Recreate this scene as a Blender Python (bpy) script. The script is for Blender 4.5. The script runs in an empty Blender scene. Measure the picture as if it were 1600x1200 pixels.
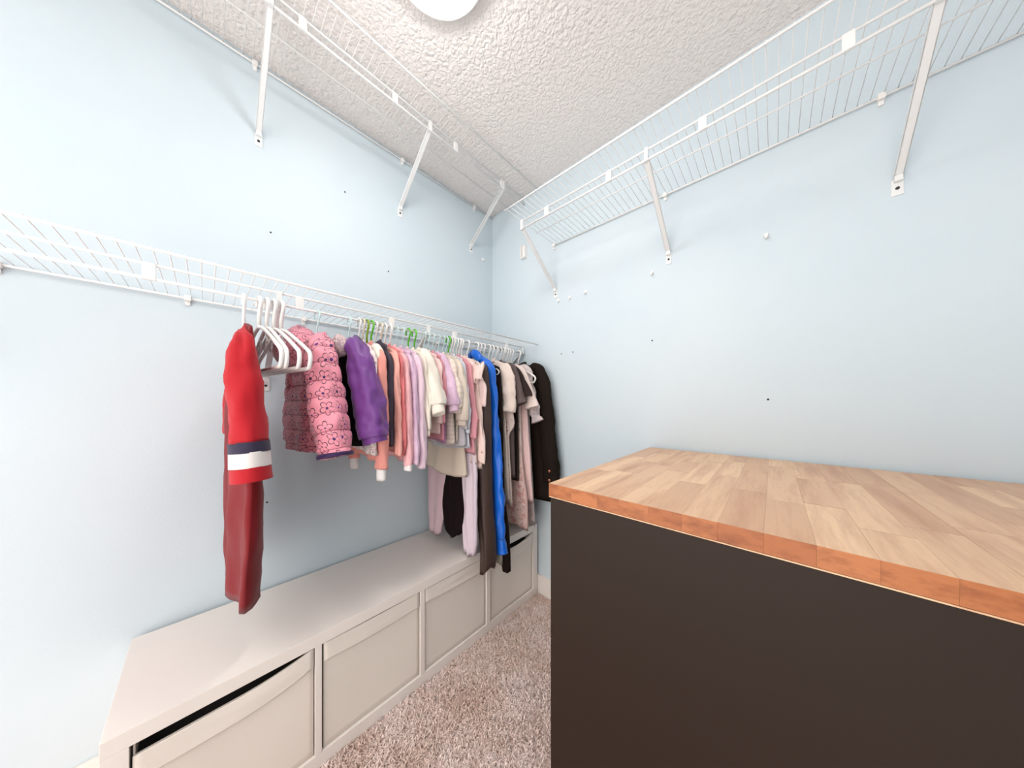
import bpy, bmesh, math, random
import numpy as np
from mathutils import Vector, Matrix, noise

C = bpy.context.scene.collection
scene = bpy.context.scene
PI = math.pi
CAM_H = 1.134
YAW = 0.7457            # camera looks this far to the left of +Y (the long wall runs along +Y)

# ------------------------------------------------------------------ camera
cam_d = bpy.data.cameras.new('camera')
cam = bpy.data.objects.new('camera', cam_d)
C.objects.link(cam)
cam.location = (0, 0, CAM_H)
cam.rotation_euler = (PI / 2, 0, YAW)
cam_d.sensor_width = 36
cam_d.lens = 442.8 / 1600 * 36
cam_d.shift_y = 30.2 / 1600
cam_d.clip_start = 0.02
scene.camera = cam

# ------------------------------------------------------------------ world, lights, exposure
w = bpy.data.worlds.new('world')
scene.world = w
w.use_nodes = True
bg = w.node_tree.nodes['Background']
bg.inputs[0].default_value = (1.0, 0.96, 0.925, 1)
bg.inputs[1].default_value = 2.5

LAMP_STRENGTH = 35.0     # the ceiling dome
fill_lamp = bpy.data.lights.new('fill_light', 'AREA')
fill_lamp.shape = 'RECTANGLE'; fill_lamp.size = 1.1; fill_lamp.size_y = 2.0
fill_lamp.energy = 8
fill_lamp.color = (1.0, 0.97, 0.95)
ho = bpy.data.objects.new('fill_light', fill_lamp)
C.objects.link(ho)
ho.location = (-0.45, -1.75, 1.45)
ho.rotation_euler = (PI / 2, 0, 0)       # unseen fill lamp added behind the camera, shines towards +Y

scene.view_settings.view_transform = 'Standard'
scene.view_settings.look = 'None'
scene.view_settings.gamma = 1
scene.view_settings.use_curve_mapping = False
scene.view_settings.exposure = 0.13

# ------------------------------------------------------------------ room numbers
WX = -1.455              # left wall
BY = 1.372               # back wall
RX = 0.62                # right wall
FY = -0.82               # unseen front wall behind the camera, opened wide for fill light
CZ = 2.447               # ceiling

# ------------------------------------------------------------------ materials
def srgb(*c):
    return tuple(((v / 255) / 12.92 if v / 255 <= .04045 else ((v / 255 + .055) / 1.055) ** 2.4) for v in c) + (1,)

class NT:
    def __init__(s, m):
        s.t = m.node_tree; s.n = s.t.nodes
    def node(s, typ, **kw):
        n = s.n.new(typ)
        for k, v in kw.items(): setattr(n, k, v)
        return n
    def link(s, a, b): s.t.links.new(a, b)
    def math(s, op, a, b=None, c=None):
        n = s.node('ShaderNodeMath', operation=op)
        for i, v in enumerate((a, b, c)):
            if v is None: continue
            if isinstance(v, (int, float)): n.inputs[i].default_value = v
            else: s.link(v, n.inputs[i])
        return n.outputs[0]
    def vmath(s, op, a, b=None):
        n = s.node('ShaderNodeVectorMath', operation=op)
        for i, v in enumerate((a, b)):
            if v is None: continue
            if isinstance(v, tuple): n.inputs[i].default_value = v
            else: s.link(v, n.inputs[i])
        return n
    def mix(s, f, a, b):
        n = s.node('ShaderNodeMix', data_type='RGBA')
        for i, v in ((0, f), (6, a), (7, b)):
            if isinstance(v, (int, float, tuple)): n.inputs[i].default_value = v
            else: s.link(v, n.inputs[i])
        return n.outputs[2]
    def noise(s, vec, scale, detail=3, rough=.5):
        n = s.node('ShaderNodeTexNoise'); n.inputs['Scale'].default_value = scale
        n.inputs['Detail'].default_value = detail; n.inputs['Roughness'].default_value = rough
        if vec is not None: s.link(vec, n.inputs['Vector'])
        return n.outputs['Fac']
    def ramp(s, f, lo, hi):
        n = s.node('ShaderNodeMapRange'); n.clamp = True
        n.inputs[1].default_value = lo; n.inputs[2].default_value = hi
        s.link(f, n.inputs[0]); return n.outputs[0]
    def bump(s, h, strength, dist):
        n = s.node('ShaderNodeBump'); n.inputs['Strength'].default_value = strength
        n.inputs['Distance'].default_value = dist; s.link(h, n.inputs['Height']); return n.outputs[0]

def mat(name, col, rough=.6, spec=.5, metal=0, sheen=0):
    m = bpy.data.materials.new(name); m.use_nodes = True
    b = m.node_tree.nodes['Principled BSDF']
    b.inputs['Base Color'].default_value = col
    b.inputs['Roughness'].default_value = rough
    b.inputs['Specular IOR Level'].default_value = spec
    b.inputs['Metallic'].default_value = metal
    if sheen:
        b.inputs['Sheen Weight'].default_value = sheen
        b.inputs['Sheen Roughness'].default_value = .5
    return m, b, NT(m)

def obj_co(t):
    return t.node('ShaderNodeTexCoord').outputs['Object']
def uv_co(t):
    return t.node('ShaderNodeTexCoord').outputs['UV']

def m_wall():
    m, b, t = mat('blue_wall_paint', srgb(206, 220, 227), .6, .3)
    co = obj_co(t)
    n1 = t.noise(co, 2.0, 3)
    t.link(t.mix(t.ramp(n1, .35, .7), srgb(205, 218, 225), srgb(210, 221, 227)), b.inputs['Base Color'])
    t.link(t.bump(t.noise(co, 180, 2), .12, .002), b.inputs['Normal'])
    return m
def m_ceiling():
    m, b, t = mat('stippled_ceiling_paint', srgb(243, 236, 232), .85, .15)
    co = obj_co(t)
    wrp = t.vmath('ADD', co, None)
    v = t.node('ShaderNodeTexVoronoi', feature='SMOOTH_F1'); v.inputs['Scale'].default_value = 75
    v.inputs['Smoothness'].default_value = .35
    nn = t.node('ShaderNodeTexNoise'); nn.inputs['Scale'].default_value = 38; nn.inputs['Detail'].default_value = 3
    t.link(co, nn.inputs['Vector'])
    sc = t.vmath('SCALE', nn.outputs['Color']); sc.inputs['Scale'].default_value = .035
    t.link(sc.outputs[0], wrp.inputs[1])
    t.link(wrp.outputs[0], v.inputs['Vector'])
    h = t.math('ADD', t.math('MULTIPLY', v.outputs['Distance'], -1.2), t.noise(wrp.outputs[0], 60, 4, .6))
    t.link(t.bump(h, .55, .008), b.inputs['Normal'])
    return m
def m_plain(name, col, rough=.5, spec=.5, bump=0, bscale=200):
    m, b, t = mat(name, col, rough, spec)
    if bump:
        t.link(t.bump(t.noise(obj_co(t), bscale, 3), bump, .002), b.inputs['Normal'])
    return m
def m_carpet(name, c1, c2, c3):
    m, b, t = mat(name, c1, .95, .1, sheen=.25)
    g = t.node('ShaderNodeNewGeometry').outputs['Position']
    n1 = t.ramp(t.noise(g, 5, 3), .4, .68)
    n2 = t.ramp(t.noise(g, 130, 2), .35, .72)
    c = t.mix(n1, c1, c2)
    t.link(t.mix(t.math('MULTIPLY', n2, .65), c, c3), b.inputs['Base Color'])
    return m

def fabric(name, col, rough=.85, pattern=None, col2=None, col3=None, scale=30, sheen=.15, weave=.25, spec=.25):
    """cloth: flat dye colour, an optional print laid out on the cloth's own uv (metres), woven relief"""
    m, b, t = mat(name, col, rough, spec, sheen=sheen)
    uv = uv_co(t)
    out = None
    if pattern == 'tie_dye':
        f = t.ramp(t.noise(uv, scale, 4, .6), .42, .66)
        out = t.mix(f, col, col2)
    elif pattern == 'speckle':
        v = t.node('ShaderNodeTexVoronoi', feature='F1'); v.inputs['Scale'].default_value = scale
        t.link(uv, v.inputs['Vector'])
        f = t.math('LESS_THAN', v.outputs['Distance'], .26)
        f2 = t.math('LESS_THAN', v.outputs['Distance'], .11)
        out = t.mix(f2, t.mix(f, col, col2), col3 or col2)
    elif pattern == 'blotch':
        f = t.ramp(t.noise(uv, scale, 4, .65), .5, .58)
        g = t.ramp(t.noise(uv, scale * 1.9, 3, .6), .56, .62)
        out = t.mix(g, t.mix(f, col, col2), col3 or col2)
    elif pattern == 'stripe':
        sx = t.node('ShaderNodeSeparateXYZ'); t.link(uv, sx.inputs[0])
        f = t.math('GREATER_THAN', t.math('SINE', t.math('MULTIPLY', sx.outputs[1], scale)), .3)
        out = t.mix(f, col, col2)
    elif pattern == 'daisy':
        P = t.vmath('SCALE', uv); P.inputs['Scale'].default_value = scale
        v = t.node('ShaderNodeTexVoronoi', feature='F1', voronoi_dimensions='2D')
        v.inputs['Scale'].default_value = 1; v.inputs['Randomness'].default_value = .42
        t.link(P.outputs[0], v.inputs['Vector'])
        d = t.vmath('SUBTRACT', P.outputs[0], v.outputs['Position'])
        s = t.node('ShaderNodeSeparateXYZ'); t.link(d.outputs[0], s.inputs[0])
        r = t.math('SQRT', t.math('ADD', t.math('MULTIPLY', s.outputs[0], s.outputs[0]), t.math('MULTIPLY', s.outputs[1], s.outputs[1])))
        sc = t.node('ShaderNodeSeparateColor'); t.link(v.outputs['Color'], sc.inputs[0])
        th = t.math('ADD', t.math('ARCTAN2', s.outputs[1], s.outputs[0]), t.math('MULTIPLY', sc.outputs[0], 6.28))
        pet = t.math('POWER', t.math('ABSOLUTE', t.math('SINE', t.math('MULTIPLY', th, 2.5))), .55)
        R = t.math('ADD', .1, t.math('MULTIPLY', pet, .33))
        line = t.math('LESS_THAN', t.math('ABSOLUTE', t.math('SUBTRACT', r, R)), .028)
        rad = t.math('MULTIPLY', t.math('LESS_THAN', pet, .32), t.math('MULTIPLY', t.math('LESS_THAN', r, .33), t.math('GREATER_THAN', r, .08)))
        ink = t.math('MAXIMUM', line, t.math('MULTIPLY', rad, .8))
        centre = t.math('LESS_THAN', r, t.math('ADD', .05, t.math('MULTIPLY', sc.outputs[1], .06)))
        out = t.mix(centre, t.mix(ink, col, col2), t.mix(sc.outputs[2], col2, col3))
        su = t.node('ShaderNodeSeparateXYZ'); t.link(uv, su.inputs[0])     # stitch row on each quilting seam, darkened to paint in crease shade
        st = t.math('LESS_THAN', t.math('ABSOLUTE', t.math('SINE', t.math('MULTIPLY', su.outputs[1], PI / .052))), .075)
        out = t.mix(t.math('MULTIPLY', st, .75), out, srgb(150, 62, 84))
    if out is not None: t.link(out, b.inputs['Base Color'])
    h = t.noise(uv, 900, 2)
    t.link(t.bump(h, weave, .0015), b.inputs['Normal'])
    return m

def m_wood(name, ca, cb, cc, along, ring):
    m, b, t = mat(name, ca, .38, .4)
    info = t.node('ShaderNodeObjectInfo')
    co = obj_co(t)
    off = t.node('ShaderNodeCombineXYZ')
    for i, k in enumerate((17.0, 31.0, 7.0)):
        t.link(t.math('MULTIPLY', info.outputs['Random'], k), off.inputs[i])
    p = t.vmath('ADD', co, off.outputs[0])
    q = t.vmath('MULTIPLY', p.outputs[0], along)
    n1 = t.noise(q.outputs[0], ring, 5, .6)
    n2 = t.noise(q.outputs[0], ring * 6, 3, .6)
    base = t.mix(info.outputs['Random'], ca, cb)
    c = t.mix(t.math('MULTIPLY', t.ramp(n1, .45, .68), .7), base, cc)
    c = t.mix(t.math('MULTIPLY', t.ramp(n2, .5, .75), .22), c, cc)
    t.link(c, b.inputs['Base Color'])
    return m

M = {}
M['wall'] = m_wall()
M['ceiling'] = m_ceiling()
M['trim'] = m_plain('white_trim_paint', srgb(235, 228, 222), .4)
M['wire'] = m_plain('white_vinyl_wire', srgb(240, 238, 236), .35)
M['white_plastic'] = m_plain('white_plastic', srgb(242, 239, 236), .35)
M['bracket'] = m_plain('white_painted_steel', srgb(236, 236, 235), .4)
M['dark'] = m_plain('dark_screw', srgb(30, 28, 28), .5)
M['bench'] = m_plain('white_foil_board', srgb(241, 232, 225), .32, .5, .03, 90)
M['bin'] = fabric('off_white_canvas', srgb(236, 226, 216), weave=.3)
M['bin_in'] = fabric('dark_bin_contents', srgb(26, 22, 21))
M['carpet'] = m_carpet('carpet_backing', srgb(240, 218, 208), srgb(232, 206, 194), srgb(214, 186, 172))
M['pile'] = m_carpet('carpet_yarn', srgb(252, 236, 230), srgb(228, 202, 186), srgb(238, 214, 204))
M['wood'] = m_wood('oiled_butcher_block', srgb(240, 200, 160), srgb(212, 166, 130), srgb(184, 128, 94), (14, 1.2, 14), 2.2)
M['wood_end'] = m_wood('butcher_block_end_grain', srgb(182, 112, 66), srgb(164, 96, 54), srgb(122, 64, 32), (9, 9, 22), 2.6)  # end grain; part of its deeper orange is light difference put into colour
M['cab'] = m_plain('brown_black_laminate', srgb(42, 30, 23), .5, .22, .02, 120)
M['aqua_plastic'] = m_plain('pale_aqua_plastic', srgb(205, 232, 230), .35)
M['green_plastic'] = m_plain('green_plastic', srgb(96, 190, 44), .35)
M['olive_plastic'] = m_plain('olive_green_plastic', srgb(140, 170, 40), .35)
M['cream_plastic'] = m_plain('cream_plastic', srgb(232, 214, 190), .35)
def m_lamp():
    m = bpy.data.materials.new('lit_opal_glass'); m.use_nodes = True
    b = m.node_tree.nodes['Principled BSDF']
    b.inputs['Base Color'].default_value = (.9, .88, .86, 1)
    b.inputs['Emission Color'].default_value = (1.0, .975, .95, 1)
    b.inputs['Emission Strength'].default_value = LAMP_STRENGTH
    return m
M['lamp'] = m_lamp()

# ------------------------------------------------------------------ object helpers
def link(name, me, parent=None, loc=(0, 0, 0), rotz=0):
    o = bpy.data.objects.new(name, me)
    C.objects.link(o)
    o.location = loc; o.rotation_euler = (0, 0, rotz)
    if parent: o.parent = parent
    return o
def tag(o, label, cat, group=None):
    o['label'] = label; o['category'] = cat
    if group: o['group'] = group
    return o
def thing(name, label, cat, loc=(0, 0, 0), rotz=0, group=None):
    return tag(link(name, None, None, loc, rotz), label, cat, group)
def struct(o):
    o['kind'] = 'structure'; return o

class MB:
    """collects verts / faces / uvs and becomes one mesh"""
    def __init__(s): s.v = []; s.f = []; s.uv = []; s.mi = []
    def add(s, vs, fs, uvs=None, mi=0):
        o = len(s.v); s.v += [tuple(v) for v in vs]
        s.uv += list(uvs) if uvs else [(v[0] + v[1], v[2]) for v in vs]
        s.f += [tuple(i + o for i in f) for f in fs]; s.mi += [mi] * len(fs)
    def box(s, x0, x1, y0, y1, z0, z1, mi=0):
        v = [(x, y, z) for x in (x0, x1) for y in (y0, y1) for z in (z0, z1)]
        f = [(0, 1, 3, 2), (4, 6, 7, 5), (0, 4, 5, 1), (2, 3, 7, 6), (0, 2, 6, 4), (1, 5, 7, 3)]
        s.add(v, f, mi=mi)
    def tube(s, pts, r, n=8, closed=False, cap=True):
        pts = [Vector(p) for p in pts]; N = len(pts)
        vs = []; up = None
        rr = r if isinstance(r, (list, tuple)) else [r] * N
        for i, p in enumerate(pts):
            a = pts[(i - 1) % N] if (closed or i > 0) else p
            b = pts[(i + 1) % N] if (closed or i < N - 1) else p
            d = (b - a).normalized()
            if up is None:
                up = d.orthogonal().normalized()
            else:
                up = (up - d * up.dot(d)).normalized()
            e = d.cross(up)
            vs += [p + (up * math.cos(2 * PI * k / n) + e * math.sin(2 * PI * k / n)) * rr[i] for k in range(n)]
        fs = []
        for i in range(N if closed else N - 1):
            j = (i + 1) % N
            fs += [(i * n + k, i * n + (k + 1) % n, j * n + (k + 1) % n, j * n + k) for k in range(n)]
        if cap and not closed:
            fs += [tuple(range(n))[::-1], tuple((N - 1) * n + k for k in range(n))]
        s.add(vs, fs)
    def lathe(s, prof, n=48, cx=0, cy=0):
        vs = [(cx + r * math.cos(2 * PI * k / n), cy + r * math.sin(2 * PI * k / n), z) for r, z in prof for k in range(n)]
        fs = [(i * n + k, i * n + (k + 1) % n, (i + 1) * n + (k + 1) % n, (i + 1) * n + k) for i in range(len(prof) - 1) for k in range(n)]
        s.add(vs, fs)
    def mesh(s, name, mats, smooth=False, bevel=0, fix=True):
        me = bpy.data.meshes.new(name)
        me.from_pydata(s.v, [], s.f)
        for m in (mats if isinstance(mats, (list, tuple)) else [mats]): me.materials.append(m)
        ul = me.uv_layers.new(name='uv')
        li = np.zeros(len(me.loops), dtype=np.int32); me.loops.foreach_get('vertex_index', li)
        ul.data.foreach_set('uv', np.array(s.uv, dtype=np.float32)[li].ravel())
        me.polygons.foreach_set('material_index', np.array(s.mi, dtype=np.int32))
        if bevel or fix:
            bm = bmesh.new(); bm.from_mesh(me)
            if bevel:
                bmesh.ops.bevel(bm, geom=list(bm.edges), offset=bevel, segments=2, profile=.6, affect='EDGES')
            bmesh.ops.recalc_face_normals(bm, faces=bm.faces)
            bm.to_mesh(me); bm.free()
        if smooth: me.polygons.foreach_set('use_smooth', np.ones(len(me.polygons), dtype=bool))
        return me
def boxmesh(name, m, x0, x1, y0, y1, z0, z1, bevel=0):
    b = MB(); b.box(x0, x1, y0, y1, z0, z1); return b.mesh(name, m, bevel=bevel)
def arc(c, r, a0, a1, n):
    return [(c[0] + r * math.cos(math.radians(a0 + (a1 - a0) * i / n)), 0, c[1] + r * math.sin(math.radians(a0 + (a1 - a0) * i / n))) for i in range(n + 1)]
def smooth_path(pts, n=4):
    """Catmull-Rom through points of any dimension"""
    P = [np.array(p, float) for p in pts]; out = []
    for i in range(len(P) - 1):
        p0 = P[max(i - 1, 0)]; p1 = P[i]; p2 = P[i + 1]; p3 = P[min(i + 2, len(P) - 1)]
        for k in range(n):
            t = k / n
            out.append(.5 * ((2 * p1) + (-p0 + p2) * t + (2 * p0 - 5 * p1 + 4 * p2 - p3) * t * t + (-p0 + 3 * p1 - 3 * p2 + p3) * t ** 3))
    out.append(P[-1]); return out

# ------------------------------------------------------------------ the room
T = .1
wall_left = struct(link('wall_left', boxmesh('wall_left', M['wall'], WX - T, WX, FY - T, BY + T, 0, CZ)))
wall_back = struct(link('wall_back', boxmesh('wall_back', M['wall'], WX, RX, BY, BY + T, 0, CZ)))
wall_right = struct(link('wall_right', boxmesh('wall_right', M['wall'], RX, RX + T, FY - T, BY + T, 0, CZ)))
DX0, DX1, DZ = -1.33, .50, 2.30     # unseen opening behind the camera, made wide so world light floods in
b = MB()
b.box(WX, DX0, FY - T, FY, 0, CZ); b.box(DX1, RX, FY - T, FY, 0, CZ); b.box(DX0, DX1, FY - T, FY, DZ, CZ)
wall_front = struct(link('wall_front', b.mesh('wall_front', M['wall'])))
b = MB()
b.box(DX0 - .06, DX0, FY, FY + .015, 0, DZ + .06); b.box(DX1, DX1 + .06, FY, FY + .015, 0, DZ + .06)
b.box(DX0, DX1, FY, FY + .015, DZ, DZ + .06)
struct(link('trim_1', b.mesh('door_casing', M['trim'])))
ceiling = struct(link('ceiling', boxmesh('ceiling', M['ceiling'], WX - T, RX + T, FY - T, BY + T, CZ, CZ + .08)))
floor = struct(link('floor', boxmesh('floor', M['carpet'], WX - T, RX + T, FY - .1, BY + T, -.08, -.012)))
def baseboard(name, x0, x1, y0, y1):
    return struct(link(name, boxmesh(name, M['trim'], x0, x1, y0, y1, -.012, .105, bevel=.003)))
baseboard('baseboard_left', WX, WX + .014, FY, BY)
baseboard('baseboard_back', WX + .014, RX, BY - .014, BY)
baseboard('baseboard_right', RX - .014, RX, FY, BY - .014)

# small nail holes in the paint: parts of their walls
def hole(parent, p, axis):
    bm = MB(); n = 10; r = .0035
    if axis == 'x':
        vs = [(p[0] + dx, p[1] + q * math.cos(2 * PI * k / n), p[2] + q * math.sin(2 * PI * k / n)) for q, dx in ((r, 0), (r * .8, .0012), (r * .35, .0004)) for k in range(n)]
    else:
        vs = [(p[0] + q * math.cos(2 * PI * k / n), p[1] - dx, p[2] + q * math.sin(2 * PI * k / n)) for q, dx in ((r, 0), (r * .8, .0012), (r * .35, .0004)) for k in range(n)]
    fs = [(i * n + k, i * n + (k + 1) % n, (i + 1) * n + (k + 1) % n, (i + 1) * n + k) for i in range(2) for k in range(n)] + [tuple(2 * n + k for k in range(n))]
    bm.add(vs, fs)
    link('nail_hole', bm.mesh('nail_hole', M['dark']), parent)
for y, z in ((.438, 2.11), (.639, 1.812), (.175, 1.807), (.62, .747), (.164, .747)): hole(wall_left, (WX, y, z), 'x')
for x, z in ((-.886, 1.415), (-.812, 1.416), (-.404, 1.418), (-.015, 1.148)): hole(wall_back, (x, BY, z), 'y')

# carpet pile: tens of thousands of short tufts, one uncountable object
def carpet_pile():
    rng = np.random.default_rng(4)
    N = 190000
    x = rng.uniform(-1.043, RX - .02, N * 2); y = rng.uniform(-.80, BY - .016, N * 2)
    keep = ~((x > -.40) & (y > .585))                # under the cabinet nothing shows
    near = (x < -.1) | (rng.random(N * 2) < .25)
    keep &= near
    x = x[keep][:N]; y = y[keep][:N]; n = len(x)
    clump = np.sin(x * 37 + 3 * np.sin(y * 23)) * np.sin(y * 41 + 2 * np.sin(x * 29))
    lean_a = rng.uniform(0, 2 * PI, n) + clump * 1.2
    h = rng.uniform(.009, .0145, n) * (1 + .22 * clump)
    ln = rng.uniform(.005, .017, n)
    wd = rng.uniform(.0012, .0023, n)
    pa = rng.uniform(0, 2 * PI, n)
    px, py = np.cos(pa) * wd, np.sin(pa) * wd
    lx, ly = np.cos(lean_a) * ln, np.sin(lean_a) * ln
    z0 = np.full(n, -.0125)
    V = np.empty((n, 6, 3), np.float32)
    for i, (k, f, hh) in enumerate(((-1, 0, 0), (1, 0, 0), (1.15, .45, .62), (-1.15, .45, .62), (.5, 1, 1), (-.5, 1, 1))):
        V[:, i, 0] = x + px * k + lx * f; V[:, i, 1] = y + py * k + ly * f; V[:, i, 2] = z0 + h * hh
    V[:, :, 0] = np.maximum(V[:, :, 0], -1.0425); V[:, :, 1] = np.minimum(V[:, :, 1], BY - .0145)
    me = bpy.data.meshes.new('carpet_pile')
    me.vertices.add(n * 6); me.vertices.foreach_set('co', V.ravel())
    base = (np.arange(n) * 6)[:, None]
    L = (base + np.array([[0, 1, 2, 3, 3, 2, 4, 5]])).ravel().astype(np.int32)
    me.loops.add(n * 8); me.loops.foreach_set('vertex_index', L)
    me.polygons.add(n * 2); me.polygons.foreach_set('loop_start', (np.arange(n * 2) * 4).astype(np.int32))
    me.materials.append(M['pile'])
    me.update(calc_edges=True); me.validate()
    o = link('carpet_pile', me, floor)
    o['kind'] = 'stuff'
carpet_pile()

# ------------------------------------------------------------------ ceiling light
lx, ly = -.706, .445
t = thing('ceiling_light', 'round flush white ceiling lamp with lit opal dome', 'light', (lx, ly, CZ))
b = MB(); b.lathe([(0, 0), (.146, 0), (.148, -.006), (.148, -.026), (.144, -.032), (.136, -.032), (.134, -.026), (.0, -.024)], 56)
link('base_ring', b.mesh('base_ring', M['white_plastic'], smooth=True), t)
b = MB(); b.lathe([(.134, -.027), (.133, -.034), (.125, -.046), (.106, -.058), (.078, -.067), (.04, -.072), (.0, -.074)], 56)
link('dome', b.mesh('dome', M['lamp'], smooth=True), t)

# ------------------------------------------------------------------ ventilated wire shelves
# built along local +Y from 0 to L, wall at local x = 0, room towards +x, deck at local z = 0
DEEP, MIDW, BEAM = .41, .17, .297
def wire_shelf(label, loc, rotz, L, clips, brackets, railclips, mirror=False, foot_drop=.285, end_cap=None):
    sh = thing('wire_shelf', label, 'shelf', loc, rotz)
    s = -1 if mirror else 1
    def rod(name, x, z, r, extra=0):
        b = MB(); b.tube([(x, -extra, z), (x, L * s + extra * s, z)], r, 8)
        return link(name, b.mesh(name, M['wire'], smooth=True), sh)
    rod('back_rail', .008, -.003, .0035); rod('support_wire', MIDW, -.004, .0022)
    rod('beam_wire', BEAM, -.005, .0036); rod('front_rail', DEEP, -.003, .0036)
    rod('hanging_rod', BEAM, -.041, .0042)
    b = MB(); b.tube([(.004, 0, .002), (DEEP + .002, 0, .002)], .00115, 6)
    wm = b.mesh('deck_wire', M['wire'], smooth=True)
    for i in range(int((L - .01) / .0254) + 1):
        link('deck_wire', wm, sh, (0, s * (.006 + i * .0254), 0))
    b = MB(); b.box(BEAM - .004, BEAM + .005, -.011, .011, -.045, -.002); b.box(BEAM - .0065, BEAM - .004, -.006, .006, -.040, -.006)
    cm = b.mesh('rod_clip', M['white_plastic'], bevel=.0015)
    for c in clips: link('rod_clip', cm, sh, (0, s * c, 0))
    b = MB(); b.box(0, .016, -.008, .008, -.012, .006); b.box(0, .007, -.006, .006, -.026, -.012)
    rm = b.mesh('wall_clip', M['white_plastic'], bevel=.002)
    for c in railclips: link('wall_clip', rm, sh, (0, s * c, 0))
    # slanting support arm: a folded channel from the foot on the wall up to the beam
    b = MB()
    p0 = Vector((.012, 0, -foot_drop + .03)); p1 = Vector((BEAM + .004, 0, -.034))
    d = (p1 - p0).normalized(); nrm = Vector((-d.z, 0, d.x))
    for (a0, a1, y0, y1) in ((0, .003, -.009, .009), (0, .011, -.009, -.007), (0, .011, .007, .009)):
        vs = [q + nrm * (-.003 + a) + Vector((0, yy, 0)) for q in (p0, p1) for yy in (y0, y1) for a in (a0, a1)]
        b.add(vs, [(0, 1, 3, 2), (4, 6, 7, 5), (0, 4, 5, 1), (2, 3, 7, 6), (0, 2, 6, 4), (1, 5, 7, 3)])
    b.box(0, .003, -.011, .011, -foot_drop - .022, -foot_drop + .024)           # foot plate on the wall
    b.box(.003, .016, -.0075, .0075, -foot_drop + .014, -foot_drop + .036)
    b.box(BEAM - .004, BEAM + .007, -.0065, .0065, -.047, .0)
    bm = b.mesh('bracket', M['bracket'])
    b = MB(); b.tube([(.003, 0, -foot_drop - .002), (.0065, 0, -foot_drop - .002)], [.0045, .0035], 10)
    scm = b.mesh('screw', M['dark'])
    for c in brackets:
        o = link('bracket', bm, sh, (0, s * c, 0)); link('screw', scm, o)
    return sh
y0 = FY + .02
ZL, ZT, ZR = 1.490, 2.427, 2.048
ofs = lambda lst: [v - y0 for v in lst]
shelf_low = wire_shelf('lower white wire shelf with the rod the clothes hang on', (WX, y0, ZL), 0, BY - .012 - y0,
    ofs([-.405, -.096, .213, .522, .835, 1.205]), ofs([-.43, .160, .690, 1.352]), ofs([-.36, -.04, .28, .6, .92, 1.24]))
shelf_top = wire_shelf('high white wire shelf close under the ceiling on the left wall', (WX, y0, ZT), 0, BY - .006 - y0,
    ofs([-.40, -.09, .222, .536, .842, 1.166]), ofs([-.43, .139, .700, 1.180]), ofs([-.42, .128, .711, 1.202]))
# on the back wall: local +y runs along world +x, local +x towards the room (-Y)
shelf_back = wire_shelf('white wire shelf on the back wall above the butcher block cabinet', (-.935, BY, ZR), -PI / 2, RX - .01 + .935,
    [.161, .46, .769, 1.07, 1.37], [.012, .599, 1.2], [.004, .586, 1.17], mirror=False)

# little things left on the walls
def anchor(label, p, axis, big=False):
    b = MB()
    L = .017
    if axis == 'x': pts = [(0, 0, 0), (L * .75, 0, -.003), (L, 0, -.0035)]
    else: pts = [(0, 0, 0), (0, -L * .75, -.003), (0, -L, -.0035)]
    b.tube(pts, [.0062, .0055, .0042], 10)
    if axis == 'x': b.tube([(0, 0, .008), (.005, 0, .008)], [.0075, .006], 10)
    else: b.tube([(0, 0, .008), (0, -.005, .008)], [.0075, .006], 10)
    tag(link('wall_anchor', b.mesh('wall_anchor', M['white_plastic']), None, p), label, 'wall anchor')
anchor('white wall plug on left wall by the corner, under the farthest upper bracket', (WX, 1.28, 2.11), 'x')
anchor('white wall plug right beside the foot of the back shelf\'s left bracket', (-.903, BY, 1.718), 'y')
anchor('middle plug of the three white wall plugs under the back shelf', (-.828, BY, 1.716), 'y')
anchor('rightmost plug of the row of three white wall plugs under the back shelf', (-.735, BY, 1.72), 'y')
anchor('white wall plug below left of the back shelf\'s middle bracket foot', (-.404, BY, 1.719), 'y')
anchor('white wall plug farthest right on the back wall', (-.02, BY, 1.732), 'y')
b = MB(); b.box(-.019, .019, -.004, 0, -.042, .042); b.box(-.019, -.014, -.024, -.003, -.040, .04); b.box(.014, .019, -.024, -.003, -.040, .04)
b.box(-.017, .017, -.022, -.003, -.041, -.036)
tag(link('end_bracket', b.mesh('end_bracket', M['white_plastic'], bevel=.0012), None, (-1.157, BY, 2.088)),
    'empty white plastic end bracket on the back wall near the corner', 'wall bracket')

# ------------------------------------------------------------------ storage bench
BF, BB = -1.0427, WX + .016            # front and back planes
BZ = .415
bench = thing('storage_bench', 'long low white storage bench with four open cubbies against the left wall', 'bench', ((BF + BB) / 2, .6, 0))
bx, by = (BF + BB) / 2, .6
def bpart(name, x0, x1, y0, y1, z0, z1):
    me = boxmesh(name, M['bench'], x0 - bx, x1 - bx, y0 - by, y1 - by, z0, z1, bevel=.0012)
    return link(name, me, bench)
YL, YR = -.152, 1.352
bpart('top_board', BB, BF, YL, YR, BZ - .038, BZ)
bpart('bottom_board', BB, BF, YL, YR, -.010, .0385)
bpart('end_board', BB, BF, YL, YL + .0385, .0385, BZ - .038)
bpart('end_board', BB, BF, YR - .0385, YR, .0385, BZ - .038)
DIV = [(.2312, .2490), (.5870, .6065), (.9450, .9700)]
for a, c in DIV: bpart('divider', BB, BF, a, c, .0385, BZ - .038)

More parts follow.
